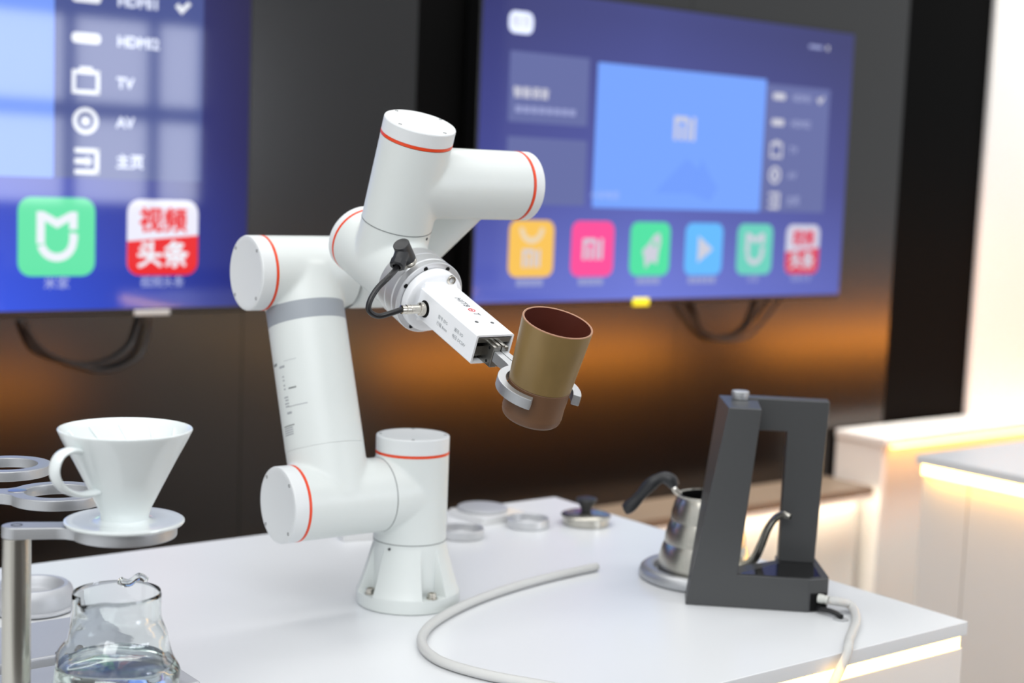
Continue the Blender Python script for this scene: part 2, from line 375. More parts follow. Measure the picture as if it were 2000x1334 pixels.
def television(x0, z0, sc, label, sm, C, su=1.0, sp=1.0):
    w, h = 1.3186 * su, .7437 * sc; yf = 1.345; kf = .91795
    t = empty('television', (x0 + w / 2, YW - .03, z0), label, 'television', 'wall screens')
    b = nb(); bx(b, x0 - .007, x0 + w + .007, yf - .001, YW - .004, z0 - .012, z0 + h + .007, .004); put('bezel', b, M_bezel, t)
    b = nb(); bx(b, x0, x0 + w, yf - .0018, yf - .0008, z0, z0 + h); put('screen', b, sm, t, smooth=False)
    k = kf * sc; mode = [sp]
    X, Y = V((1, 0, 0)), V((0, 0, 1)); Z = V((0, -1, 0))
    def P(u, v, l): return V((x0 + w - (1.4364 - u) * kf * mode[0], yf - .002 - .0006 * l, z0 + v * k))
    def tile(name, u0, u1, v0, v1, m, l=0, r=.004, par=t):
        q = nb(); prism(q, P((u0 + u1) / 2, (v0 + v1) / 2, l), X, Y, Z, rrect((u1 - u0) * kf * (mode[0] if mode[0] == sp else sc), (v1 - v0) * k, r * k), 0, .0005); return put(name, q, m, par, smooth=False)
    def poly(name, pts, m, l, par):
        q = nb(); um = sum(a for a, c in pts) / len(pts); o = P(um, 0, l); prism(q, o, X, Y, Z, [((a - um) * k, c * k) for a, c in pts], 0, .0005); return put(name, q, m, par, smooth=False)
    def arc(name, u, v, r0, r1, a0, a1, m, l, par, sy=1.0):
        q = nb(); n = 18; o = P(u, v, l); O = []; I = []
        for j in range(n + 1):
            a = math.radians(a0 + (a1 - a0) * j / n)
            O.append((math.cos(a) * r1 * k, math.sin(a) * r1 * k * sy)); I.append((math.cos(a) * r0 * k, math.sin(a) * r0 * k * sy))
        for j in range(n):
            vs = [q.verts.new(o + X * p[0] + Y * p[1]) for p in (I[j], O[j], O[j + 1], I[j + 1])]; q.faces.new(vs)
        bmesh.ops.remove_doubles(q, verts=q.verts[:], dist=1e-6)
        return put(name, q, m, par, smooth=False)
    def tx(name, s, u, v, size, m, l, par, bold=0.0, align='CENTER'):
        return text(name, s, P(u, v, l), X, Y, size * k, m, par, align=align, bold=bold * k)
    Wt = C['white']
    mp = tile('picture_panel', .391, 1.052, .2545, .645, C['pic'])
    poly('print', [(.62, .30), (.74, .40), (.79, .37), (.76, .30)], C['pic2'], 1, mp)
    poly('print', [(.76, .30), (.80, .40), (.84, .35), (.87, .32), (.84, .28)], C['pic2'], 1, mp)
    # two-letter logo in the middle of the picture panel
    def milogo(u, v, s, m, l, par):
        poly('logo_stroke', [(u - s, v - s * .8), (u - s * .66, v - s * .8), (u - s * .66, v + s * .45), (u + s * .05, v + s * .45), (u + s * .2, v + s * .3), (u + s * .2, v - s * .8), (u + s * .5, v - s * .8), (u + s * .5, v + s * .45), (u + s * .25, v + s * .8), (u - s, v + s * .8)], m, l, par)
        poly('logo_stroke', [(u - s * .4, v - s * .8), (u - s * .06, v - s * .8), (u - s * .06, v + s * .2), (u - s * .4, v + s * .2)], m, l, par)
        poly('logo_stroke', [(u + s * .7, v - s * .8), (u + s, v - s * .8), (u + s, v + s * .8), (u + s * .7, v + s * .8)], m, l, par)
    milogo(.725, .484, .042, Wt, 1, mp)
    tx('print', '小米电视', .435, .287, .026, C['pale'], 1, mp)
    rp = tile('source_list', 1.0535, 1.338, .2555, .633, C['pan'])
    rows = [('HDMI1', .598), ('HDMI2', .521), ('TV', .441), ('AV', .365), ('主页', .288)]
    for i, (s, v) in enumerate(rows):
        u = 1.11
        if i < 2: tile('row_icon', u - .027, u + .027, v - .009, v + .011, Wt, 1, .008, rp)
        elif i == 2:
            for a, c2, d, e2 in ((-.026, -.019, -.024, .02), (.019, .026, -.024, .02), (-.026, .026, -.025, -.017), (-.026, .026, .013, .021)): tile('row_icon', u + a, u + c2, v + d, v + e2, Wt, 1, .001, rp)
            tile('row_icon', u - .012, u + .012, v + .021, v + .027, Wt, 1, .001, rp)
        elif i == 3: arc('row_icon', u, v, .017, .026, 0, 360, Wt, 1, rp); arc('row_icon', u, v, .0, .009, 0, 360, Wt, 1, rp)
        else:
            for a, c2, d, e2 in ((.018, .026, -.025, .025), (-.02, .026, -.025, -.016), (-.02, .026, .016, .025), (-.02, .006, -.005, .005)): tile('row_icon', u + a, u + c2, v + d, v + e2, Wt, 1, .001, rp)
            poly('row_icon', [(u + .002, v - .011), (u + .014, v), (u + .002, v + .011)], Wt, 1, rp)
        tx('print', s, 1.168, v, .029, C['rowtext'], 1, rp, .0012, align='LEFT')
    poly('check_mark', [(1.279, .600), (1.286, .607), (1.293, .599), (1.307, .612), (1.313, .606), (1.293, .585)], Wt, 1, rp)
    l1 = tile('recommend_panel', .091, .36, .471, .652, C['pan'])
    tx('print', '智能语音', .165, .546, .030, Wt, 1, l1, .001); 
    for q_ in range(8): tile('print', .114 + q_ * .026, .135 + q_ * .026, .496, .513, C['text'], 1, .003, l1)
    tile('recommend_panel', .092, .363, .258, .433, C['pan'])
    ub = tile('user_badge', .083, .163, .697, .753, C['badge'], 0, .02)
    tx('print', '推荐', .123, .725, .034, Wt, 1, ub)
    tile('clock_print', 1.23, 1.29, .752, .762, C['text'], 0, .003); tile('clock_print', 1.31, 1.32, .75, .765, Wt, 0, .004)
    mode[0] = su
    us = [.186, .4, .614, .827, 1.041, 1.254]
    def app(i, m): return tile('app_tile', us[i] - .076, us[i] + .076, .066, .217, m, 0, .026)
    a = app(0, C['amber']); u = us[0]; arc('glyph', u, .197, .027, .042, 180, 360, C['cream'], 1, a); milogo(u, .116, .03, Wt, 1, a)
    a = app(1, C['pink']); milogo(us[1], .141, .036, Wt, 1, a)
    a = app(2, C['green']); u = us[2]
    poly('glyph', [(u + .034, .188), (u + .04, .165), (u + .033, .135), (u + .028, .098), (u + .006, .108), (u - .016, .086), (u - .022, .118), (u - .03, .136), (u - .004, .158), (u + .014, .18)], Wt, 1, a)
    arc('glyph', u + .016, .155, 0, .008, 0, 360, C['green'], 2, a)
    a = app(3, C['sky']); u = us[3]; poly('glyph', [(u - .024, .102), (u + .036, .141), (u - .024, .18)], Wt, 1, a)
    a = app(4, C['teal']); u = us[4]
    poly('glyph', [(u - .04, .19), (u - .026, .19), (u, .176), (u + .026, .19), (u + .04, .19), (u + .04, .156), (u + .024, .156), (u + .024, .172), (u, .158), (u - .024, .172), (u - .024, .128), (u - .04, .128)], Wt, 1, a)
    arc('glyph', u, .134, .024, .04, 196, 360, Wt, 1, a); poly('glyph', [(u + .024, .134), (u + .04, .134), (u + .04, .148), (u + .024, .15)], Wt, 1, a)
    a = app(5, C['tilewhite']); u = us[5]
    pts = [(x + u, y + .1415) for x, y in rrect(.152, .151, .026)]; low = [p for p in pts if p[1] < .12]
    low = sorted([p for p in low if p[0] > u], key=lambda p: p[1])[::-1]; left = [(2 * u - p[0], p[1]) for p in low][::-1]
    poly('red_band', [(u - .076, .134), (u + .076, .147)] + low + left, C['red'], 1, a)
    tx('print', '视频', u, .173, .052, C['red'], 2, a, .0018); tx('print', '头条', u, .104, .056, Wt, 2, a, .0020)
    for i, nchar in enumerate((4, 4, 4, 5, 0, 0)):
        for j in range(nchar): tile('app_name_print', us[i] - nchar * .0115 + j * .023, us[i] - nchar * .0115 + j * .023 + .019, .042, .061, C['text'], 0, .003)
    tx('app_name_print', '米家', us[4], .051, .026, C['text'], 0, t); tx('app_name_print', '视频头条', us[5], .051, .024, C['text'], 0, t)
    return t, P, k
CR = dict(rowtext=disp('screen_rowtext_r', (150, 158, 205), .9), white=disp('screen_white_r', (225, 225, 240), .8), pale=disp('screen_pale_r', (170, 195, 255), .9), pic=disp('screen_picture_r', (112, 160, 255)), pic2=disp('screen_picture_shade_r', (105, 152, 250)), pan=disp('screen_panel_r', (98, 107, 168), .9),
          text=disp('screen_text_r', (160, 168, 220), .85), badge=disp('screen_badge_r', (222, 230, 255), 1.3), amber=disp('screen_amber_r', (248, 194, 78)), cream=disp('screen_cream_r', (242, 222, 190), .9), pink=disp('screen_pink_r', (255, 66, 150)), green=disp('screen_green_r', (68, 224, 160)),
          sky=disp('screen_sky_r', (92, 184, 255)), teal=disp('screen_teal_r', (98, 206, 186)), tilewhite=disp('screen_tile_white_r', (206, 206, 226)), red=disp('screen_red_r', (218, 50, 82)))
CL = dict(rowtext=disp('screen_rowtext_l', (225, 232, 255), 1.0), white=disp('screen_white_l', (242, 246, 255)), pale=disp('screen_pale_l', (190, 210, 255)), pic=disp('screen_picture_l', (118, 156, 250), 1.0), pic2=disp('screen_picture_shade_l', (140, 180, 255)), pan=disp('screen_panel_l', (72, 84, 146)),
          text=disp('screen_text_l', (190, 200, 245), .9), badge=disp('screen_badge_l', (120, 140, 220)), amber=disp('screen_amber_l', (250, 200, 80)), cream=disp('screen_cream_l', (245, 230, 200)), pink=disp('screen_pink_l', (255, 80, 150)), green=disp('screen_green_l', (80, 230, 170)),
          sky=disp('screen_sky_l', (100, 190, 255)), teal=disp('screen_teal_l', (104, 232, 172)), tilewhite=disp('screen_tile_white_l', (240, 240, 255)), red=disp('screen_red_l', (238, 46, 50)))
SMR = screen_mat('screen_blue_right', .42, (50, 55, 126), (74, 82, 166), (106, 120, 218))
SML = screen_mat('screen_blue_left', .56, (60, 66, 140), (62, 76, 190), (66, 100, 250), (.30, .16, .16), .46)
tvr, PR, kr = television(1.0726, .2298, 1.0, 'television with the complete menu screen and six app tiles, right of the arm', SMR, CR)
b = nb(); bx(b, 1.0726 + .556 * .918, 1.0726 + .618 * .918, 1.339, 1.3435, .212, .2325, .002); put('sticker', b, M_yellow, tvr, label='bright yellow sticker under the lower bezel')
WL = 1.3186 * 1.132
tvl, PL, kl = television(.4730 - WL, .2368, 1.105, 'television cut off by the left frame edge, mirroring a gridded window', SML, CL, 1.132, 1.185)
b = nb(); bx(b, .222, .300, 1.339, 1.3435, .222, .234, .002); put('sticker', b, mat('pale_sticker', (190, 198, 200), .4), tvl)

def wall_cable(name, pts, label, y=1.392):
    q = nb(); tube(q, spline([(x, y, min(z, .212)) for x, z in pts], 8), .0050, 10); return put(name, q, M_cable, None, label=label, cat='cable', group='cables under the screens', loc=(pts[0][0], y, pts[0][1]))
wall_cable('hanging_cable', [(.010, .25), (.012, .20), (.036, .155), (.083, .133), (.145, .118), (.20, .128), (.238, .155), (.252, .19), (.258, .25)], 'black cable looped under the left screen, the upper loop')
wall_cable('hanging_cable', [(.020, .25), (.022, .19), (.055, .15), (.12, .12), (.185, .106), (.25, .13), (.272, .18), (.274, .25)], 'black cable looped under the left screen, the lower loop', 1.380)
wall_cable('hanging_cable', [(1.846, .24), (1.865, .18), (1.89, .14), (1.95, .115), (2.02, .117), (2.07, .14), (2.09, .18), (2.105, .24)], 'black cable looped under the right screen, the inner loop')
wall_cable('hanging_cable', [(1.80, .24), (1.84, .17), (1.90, .12), (1.98, .105), (2.06, .115), (2.12, .155), (2.16, .19), (2.185, .24)], 'black cable looped under the right screen, the wider loop', 1.380)

# ------------------------------------------------------------------ robot arm
u = V((-.9996, .02836, 0)); J = V((0, 0, .14)); Zv = V((0, 0, 1))
Sj, Ej, E2, Wp, W1, W2, F = [V(p) for p in ((-.11125, .00316, .14), (-.10859, .09695, .40381), (.00754, .09366, .40381), (.00158, -.11628, .51996), (-.09691, -.11348, .51996), (-.09593, -.07882, .42859), (-.09708, -.16564, .39564))]
d2, d3, d5 = V((.0095, .33499, .94217)), V((-.02482, -.87474, .48396)), V((.01006, .35473, -.93492))
d6, gx, gy = V((-.01236, -.93485, -.35483)), V((.99991, -.01315, -.00019)), V((-.00449, -.35481, .93493))
RB = .0452; RW = .0402
rob = empty('robot_arm', (0, 0, .0), 'white six-axis robot arm with orange joint rings standing on the counter', 'robot arm')
def collar(host, c, n, R, capd, ringd, rw=.0032, screws=4, a0=45, recess=.0010, xd=None):
    """end cap, orange ring and cap screws on a joint; c on the axis, n pointing out of the cap"""
    n = V(n); c = V(c)
    q = nb(); lathe(q, c, n, [(0, ringd + rw / 2), (R - .0004, ringd + rw / 2), (R, ringd + rw / 2 + .0004), (R, capd - .0018), (R - .0006, capd - .0006), (R - .002, capd), (R - .0068, capd), (R - .011, capd - recess), (0, capd - recess - .0004)], 96)
    put('end_cap', q, M_cap, host, angle=24)
    q = nb(); lathe(q, c, n, [(R - .004, ringd - rw / 2), (R + .0002, ringd - rw / 2), (R + .0002, ringd + rw / 2), (R - .004, ringd + rw / 2)], 96, closed=True); put('accent_ring', q, M_orange, host, label='orange ring', angle=24)
    a, x, y = frame(n, xd)
    for k in range(screws):
        t = math.radians(a0 + 360 * k / screws); p = c + (x * math.cos(t) + y * math.sin(t)) * (R - .0052) + n * capd
        q = nb(); lathe(q, p, n, [(0, -.0008), (.0011, -.0008), (.0012, .0001), (.0019, .0003), (.0022, -.001), (0, -.002)], 14); put('screw', q, M_screw, host)
def seam(host, c, n, R, w=.0009):
    q = nb(); lathe(q, c, n, [(R - .003, -w / 2), (R + .00025, -w / 2), (R + .00025, w / 2), (R - .003, w / 2)], 96, closed=True); put('seam', q, M_seam, host, angle=24)
# pedestal
q = nb()
BA = [math.radians(178 + 90 * k) for k in range(4)]
def pedr(r, h, t):
    if h < .0175 or r < .046: return r
    for a in BA:
        dd = abs((t - a + PI) % (2 * PI) - PI)
        wdt = .27
        if dd < wdt:
            s = min(1.0, (wdt - dd) / .05); s = s * s * (3 - 2 * s); return r + (.0455 - r) * s
    return r
prof = [(0, .0003), (.0625, .0003), (.064, .0015), (.064, .0165), (.0638, .0178), (.0632, .019)] + [(.0632 - (.0632 - .0462) * (k / 12) ** .85, .019 + .054 * k / 12) for k in range(1, 13)] + [(.0455, .0755), (RB, .0775), (RB, .0808), (0, .0808)]
lathe(q, (0, 0, 0), Zv, prof, 240, xdir=(1, 0, 0), wob=pedr); base = put('pedestal', q, M_robot, rob, angle=30)
for a in BA:
    p = V((math.cos(a), math.sin(a), 0)) * .0545 + Zv * .0172
    q = nb(); lathe(q, p, Zv, [(.0068, 0), (.0068, .0012), (.0055, .0012), (.0055, .0062), (.005, .0068), (.0032, .0068), (.0028, .0035), (0, .0035)], 24); put('bolt', q, M_nickel, base)
q = nb(); cyl(q, (-.0415, -.0185, .0755), (-.043, -.0192, .0755), .0016, seg=12); put('screw', q, M_screw, base)
# column (joint 1)
col = blend('base_housing', [lambda m: cyl(m, (0, 0, .072), (0, 0, .20), RB, seg=96), lambda m: cyl(m, J, J + u * .055, RB, seg=96)], M_robot, rob, cuts=[((0, 0, .0816), (0, 0, -1)), ((0, 0, .14 + .0483), (0, 0, 1)), (J + u * .0466, u)])
collar(col, J, Zv, RB, .0709, .0498, xd=(1, .2, 0)); seam(col, (0, 0, .0812), Zv, RB)
# shoulder (joint 2) with the lower end of the upper arm
sh = blend('shoulder_housing', [lambda m: cyl(m, J + u * .039, Sj + u * .066, RB, seg=96), lambda m: cyl(m, Sj, Sj + d2 * .075, .0468, .0472, seg=96)], M_robot, rob,
           cuts=[(J + u * .0470, -u), (Sj + u * .0512, u), (Sj + d2 * .062, d2)], it=14)
collar(sh, Sj, u, RB, .0726, .0528, xd=(0, 0, 1)); seam(sh, J + u * .0468, u, RB)
# upper arm tube
q = nb(); cyl(q, Sj + d2 * .0622, Sj + d2 * .214, .0472, .0472, seg=96); ua = put('upper_arm', q, M_robot, rob)
q = nb(); lathe(q, Sj, d2, [(.0440, .2140), (.0473, .2140), (.0473, .2365), (.0440, .2365)], 96, closed=True); put('band', q, M_band, ua, label='grey band')
# elbow (joint 3)
el = blend('elbow_housing', [lambda m: cyl(m, Ej - u * .068, Ej + u * .066, RB, seg=96), lambda m: cyl(m, Ej - d2 * .055, Ej, .0472, seg=96)], M_robot, rob,
           cuts=[(Ej - u * .0610, -u), (Ej + u * .0512, u), (Ej - d2 * .0435, -d2)], it=14)
collar(el, Ej, u, RB, .0726, .0528, xd=(0, 0, 1)); seam(el, Ej - u * .0612, u, RB)
# forearm
fr = lambda t: .039 + (.0305 - .039) * t          # forearm radius from elbow (0) to wrist (1)
fc = E2 + d3 * .130
fa = blend('forearm', [lambda m: cyl(m, E2 + u * .062, E2 - u * .046, RB, seg=96, ch=.012), lambda m: cyl(m, E2, Wp, .039, .0305, seg=96)], M_robot, rob,
           cuts=[(E2 + u * .0545, u), (fc, d3)], it=12)
w2 = blend('wrist_housing', [lambda m: cyl(m, E2 + d3 * .110, Wp, fr(.110 / .24), .0305, seg=96), lambda m: cyl(m, Wp - u * .056, W1, RW, seg=96), lambda m: cyl(m, W1 - d5 * .060, W1 + d5 * .056, RW, seg=96)], M_robot, rob,
           cuts=[(fc, -d3), (Wp - u * .0485, -u), (W1 - d5 * .0502, -d5, .055), (W1 + d5 * .0485, d5, .055)], it=12)
collar(w2, Wp, -u, RW, .0657, .0508, xd=(0, 0, 1))
collar(w2, W1, -d5, RW, .0706, .0524, xd=u, a0=20); seam(w2, W1 + d5 * .0487, d5, RW)
# wrist 3 (joint 6)
w3 = blend('wrist_housing', [lambda m: cyl(m, W2 - d6 * .062, W2 + d6 * .058, RW, seg=96), lambda m: cyl(m, W2, W2 - d5 * .056, RW, seg=96)], M_robot, rob,
           cuts=[(W2 - d6 * .0555, -d6), (W2 + d6 * .0515, d6), (W1 + d5 * .0489, -d5)], it=12)
collar(w3, W2, -d6, RW, .069, .0572, xd=u)
q = nb(); p = W1 + d5 * .0535 + (gx * .50 + d6 * .86).normalized() * RW; cyl(q, p - (gx * .5 + d6 * .86).normalized() * .001, p + (gx * .5 + d6 * .86).normalized() * .0004, .0017, seg=14); put('screw', q, M_hole, w3)
# tool flange
q = nb(); lathe(q, W2, d6, [(0, .0515), (.0405, .0515), (.0416, .0525), (.0416, .0662), (.0402, .0672), (.0402, .0680), (.0418, .0688), (.0418, .0815), (.0408, .0828), (.0408, .0838), (.0420, .0846), (.0420, .0922), (.0412, .0929), (0, .0929)], 96)
fl = put('tool_flange', q, M_flange, rob, label='bare aluminium tool flange', angle=24)
for k in range(8):
    t = math.radians(22 + 45 * k); p = F + (gx * math.cos(t) + gy * math.sin(t)) * .0372
    q = nb(); lathe(q, p, d6, [(0, .0003), (.0026, .0003), (.0027, .0), (.0027, -.001), (0, -.001)], 16); put('bolt_hole', q, M_hole, fl)
# gripper
gw, gh, gL, goy = .0472, .0326, .1254, .0019
Gc = F + gx * .001 + gy * goy
hw, hh, wt = gw / 2, gh / 2, .0022
q = nb()
def gp(a, c, l): return Gc + gx * a + gy * c + d6 * l
# hollow box: a rounded tube open at the front, closed 30 mm inside
out = rrect(gw, gh, .0016, 3); inn = rrect(gw - 2 * wt, gh - 2 * wt, .0008, 3)
def ringv(bm, poly, l): return [bm.verts.new(gp(a, c, l)) for a, c in poly]
R0, R1, R2, R3 = ringv(q, out, .006), ringv(q, out, gL), ringv(q, inn, gL), ringv(q, inn, gL - .034)
n = len(out)
for A, B in ((R0, R1), (R1, R2), (R2, R3)):
    for k in range(n): q.faces.new((A[k], A[(k + 1) % n], B[(k + 1) % n], B[k]))
q.faces.new(R0[::-1]); q.faces.new(R3)
gr = put('gripper', q, M_grip, rob, label='white box-shaped electric gripper', angle=30)
# round mounting plate that tapers into the box
q = nb(); lathe(q, F, d6, [(0, .0002), (.0350, .0002), (.0358, .001), (.0358, .0085), (.0350, .0105), (.0330, .0118), (.0290, .0125), (0, .0125)], 72); put('mounting_plate', q, M_grip, gr)
for sg in (1, -1):
    q = nb(); o = F + gx * .001 + gy * goy
    pts = [(sg * (hh - .001), .0115), (sg * (hh + .0075), .0118), (sg * (hh + .0035), .0145), (sg * (hh + .0006), .0180), (sg * (hh - .001), .021)]
    prism(q, o, gy, d6, gx, pts, -.0205, .0205, .0012); put('rib', q, M_grip, gr)
q = nb(); p = F + gx * .0135 + gy * .0268; lathe(q, p, d6, [(.0054, .010), (.0054, .0136), (.0048, .0142), (.0030, .0142), (.0026, .0118), (0, .0118)], 28); put('screw', q, M_nickel, gr)
for a, l in ((-.0042, .0956), (.0139, .0985)):
    q = nb(); p = gp(a - .001, hh, l); lathe(q, p, gy, [(.0021, -.0004), (.0021, .0003), (.0016, .0005), (.0009, .0005), (.0007, -.0003), (0, -.0003)], 18); put('screw', q, M_screw, gr)
text('print', 'HITB', gp(.0062, hh + .0001, .0372), d6, gx, .0098, M_ink, gr, align='LEFT', shear=.25, ext=.00008, spacing=1.1)
text('print', 'T', gp(.0062, hh + .0001, .0738), d6, gx, .0098, M_ink, gr, align='LEFT', shear=.25, ext=.00008)
for r0, r1 in ((.0028, .0041), (0, .0015)):
    q = nb(); lathe(q, gp(.0062, hh + .0001, .0682), gy, [(r0, .0), (r0, .0001), (r1, .0001), (r1, 0)] if r0 else [(0, .0001), (r1, .0001), (r1, 0)], 28); put('print', q, M_red, gr)
for s, l, c in (('型号 EFG', .0535, .0045), ('行程 8mm', .0535, -.0028), ('通讯 I/O', .0855, .0056), ('电压 DC24V', .0845, -.0020)):
    text('print', s, gp(-hw - .0001, c - goy, l), d6, gy, .0048, M_inkl, gr, align='LEFT', ext=.00005)
# socket and metal plug on the left side
hp = F + d6 * .0268 + gx * (-hw + .0011)
q = nb(); lathe(q, hp, -gx, [(0, .0002), (.0092, .0002), (.0096, 0), (.0096, -.0005), (0, -.0005)], 36); put('socket', q, M_hole, gr)
q = nb(); lathe(q, hp, -gx, [(0, 0), (.0062, 0), (.0072, .001), (.0076, .003), (.0072, .0062), (.0062, .0070), (.0050, .0074), (.0050, .018), (.0044, .0186), (.0044, .0196), (.0052, .0200), (.0052, .0238), (.0044, .0242), (.0044, .0262), (.0048, .0265), (.0048, .0295), (.003, .030), (0, .030)], 32)
put('connector', q, M_nickel, gr, label='nickel plug in the gripper side')
# linear slide, carriages and the two jaw fingers
q = nb(); box(q, gp(0, -.004, gL - .018), (gw - .007, .011, .028), (gx, gy, d6), .001); box(q, gp(0, .0098, gL - .016), (gw - .006, .0055, .030), (gx, gy, d6), .0006); put('slide_rail', q, M_steel, gr)
tK = -.0854     # gripper mouth seen from the cup centre
K = F + gx * .001 + d6 * .2108
def kp(a, c, l): return K + gx * a + gy * c + d6 * l
for sg in (-1, 1):
    q = nb(); box(q, kp(sg * .0048, -.0006, -.0838), (.0088, .0232, .0246), (gx, gy, d6), .0008)
    box(q, kp(sg * .0028, .0112, -.0838), (.0036, .0030, .0240), (gx, gy, d6), .0004)
    put('carriage', q, M_steel, gr)
    for c in (-.0055, .0095):
        q = nb(); lathe(q, kp(sg * .0092, c - .0025, -.0790), gx * sg, [(.0016, 0), (.0016, .0002), (0, .0002)], 14); put('bolt_hole', q, M_hole, gr)
    # finger: straight arm, then a curved jaw around the cup
    q = nb(); ri, ro, hz = .0344, .0430, .0056; poly = []
    aa0, aa1 = math.radians(3), math.radians(134)
    # angle 0 points back to the gripper (-d6)
    outer = [(sg * ro * math.sin(a), -ro * math.cos(a)) for a in [math.radians(14) + (aa1 - math.radians(14)) * k / 26 for k in range(27)]]
    inner = [(sg * ri * math.sin(a), -ri * math.cos(a)) for a in [aa0 + (aa1 - aa0) * k / 26 for k in range(27)]][::-1]
    poly = [(sg * .0004, -.0714), (sg * .0084, -.0714), (sg * .0094, -.0470)] + outer + inner + [(sg * .0004, -ri * math.cos(aa0))]
    prism(q, K + gy * .0010, gx, d6, gy, poly, -hz, hz, .0009); put('finger', q, M_alumatte, gr, label='curved aluminium jaw')
# elbow plug on the flange and its cable
ra = math.radians(36); rad = (gy * math.cos(ra) - gx * math.sin(ra)).normalized(); pb = F - d6 * .0185 + rad * .0405
q = nb(); lathe(q, pb, rad, [(0, 0), (.0088, 0), (.0092, .001), (.0092, .0050), (.0086, .0056), (0, .0056)], 32); put('plug_base', q, M_nickel, fl)
ex_ = (-gy * .78 - gx * .18 + d6 * .42); ex_ = (ex_ - rad * ex_.dot(rad) * .75).normalized()
pc = pb + rad * .0195
plug = blend('elbow_plug', [lambda m: cyl(m, pb + rad * .005, pb + rad * .0285, .0093, .0092, seg=32), lambda m: cyl(m, pc - ex_ * .002, pc + ex_ * .0185, .0085, .0078, seg=32)], M_black, rob, voxel=.0008, it=4, label='black angled cable plug')
q = nb(); lathe(q, pb, rad, [(0, .0285), (.0086, .0285), (.0092, .0279), (.0092, .0250), (.0086, .0246), (0, .0246)], 32); put('plug_cap', q, M_black, plug)
q = nb(); lathe(q, pc, ex_, [(0, .0150), (.0088, .0150), (.0088, .0215), (.0076, .0228), (.0050, .0228), (.0046, .0200), (0, .0200)], 8); put('gland_nut', q, M_black, plug)
ce = hp - gx * .030
def cb(a, c, f): return ce + gx * (a + .012 * f) + gy * (c - .010 * f) - d6 * .02 * f
pts = [pc + ex_ * .018, pc + ex_ * .026, cb(-.023, .0385, 1.0), cb(-.034, .0255, .8), cb(-.040, .011, .55), cb(-.0385, -.0005, .35), cb(-.026, -.0070, .2), cb(-.0115, -.0040, .05), ce + gx * .001]
q = nb(); tube(q, spline(pts, 10), .0031, 14); put('signal_cable', q, M_cable, rob, label='black cable from the flange plug to the gripper')
# rating label printed on the upper arm (square code left out)
vdir = V((-1.025, -1.507, .3)) - Ej; a2, x2, y2 = frame(d2, vdir)
def armpatch(l0, l1, t0, t1, m=M_inkl, r=.04735):
    q = nb(); n = 6; A = []
    for k in range(n + 1):
        t = math.radians(t0 + (t1 - t0) * k / n); e = x2 * math.cos(t) + y2 * math.sin(t)
        A.append((q.verts.new(Sj + d2 * l0 + e * r), q.verts.new(Sj + d2 * l1 + e * r)))
    for k in range(n): q.faces.new((A[k][0], A[k + 1][0], A[k + 1][1], A[k][1]))
    put('print', q, m, ua)
LD = -1
def lab(l, t0, t1, hgt=.0016, m=M_inkl): armpatch(l, l + hgt, t0 * LD, t1 * LD, m)
lab(.1655, 62, 76, .0032, M_seam); lab(.1605, 44, 56, .0026); lab(.1675, 22, 44, .0005)
for l in (.149, .1445, .1385, .134): lab(l, 48, 52)
lab(.1335, 28, 42, .0018, M_seam); 
for l, w in ((.124, 9), (.1205, 7), (.1165, 9), (.113, 8)): lab(l, 45, 45 + w)
lab(.1125, 14, 46, .0009); lab(.1045, 42, 52, .0026)
for k in range(5): lab(.0905 - k * .0026, 44 - (k == 0) * 4, 66, .0013, M_seam if k == 0 else M_inkl)

# ------------------------------------------------------------------ bamboo cup held by the jaws
cup = empty('bamboo_cup', K - gy * .0308, 'two-tone brown bamboo cup held tilted in the gripper jaws', 'cup')
rt = lambda h: .0295 + (.0358 - .0295) * (h + .0308) / .1061
q = nb(); lathe(q, K, gy, [(rt(.0085) - .0004, .0085), (rt(.0085), .009), (rt(.03), .03), (rt(.05), .05), (.0357, .0745)], 72); put('skin', q, M_bamboo, cup, label='olive brown upper wall')
q = nb(); lathe(q, K, gy, [(0, -.0308), (.0262, -.0308), (.0282, -.0300), (.0296, -.0285), (.0303, -.0265), (.0302, -.0248), (.0309, -.0232), (.0308, -.0215), (rt(-.012), -.012), (rt(0), 0), (rt(.0078), .0078), (rt(.0085) - .0007, .0084), (0, .0084)], 72)
put('foot', q, M_bamboo2, cup, label='darker bare lower wall')
q = nb(); lathe(q, K, gy, [(.0357, .0745), (.0355, .0752), (.0350, .0755), (.0342, .0754), (.0336, .0748)], 72); put('lip', q, M_lip, cup, label='pale lip')
q = nb(); lathe(q, K, gy, [(.0336, .0748), (.0325, .05), (.030, .0), (.0275, -.018), (.024, -.024), (0, -.025)], 72); put('inside', q, M_inner, cup, label='reddish brown inside')

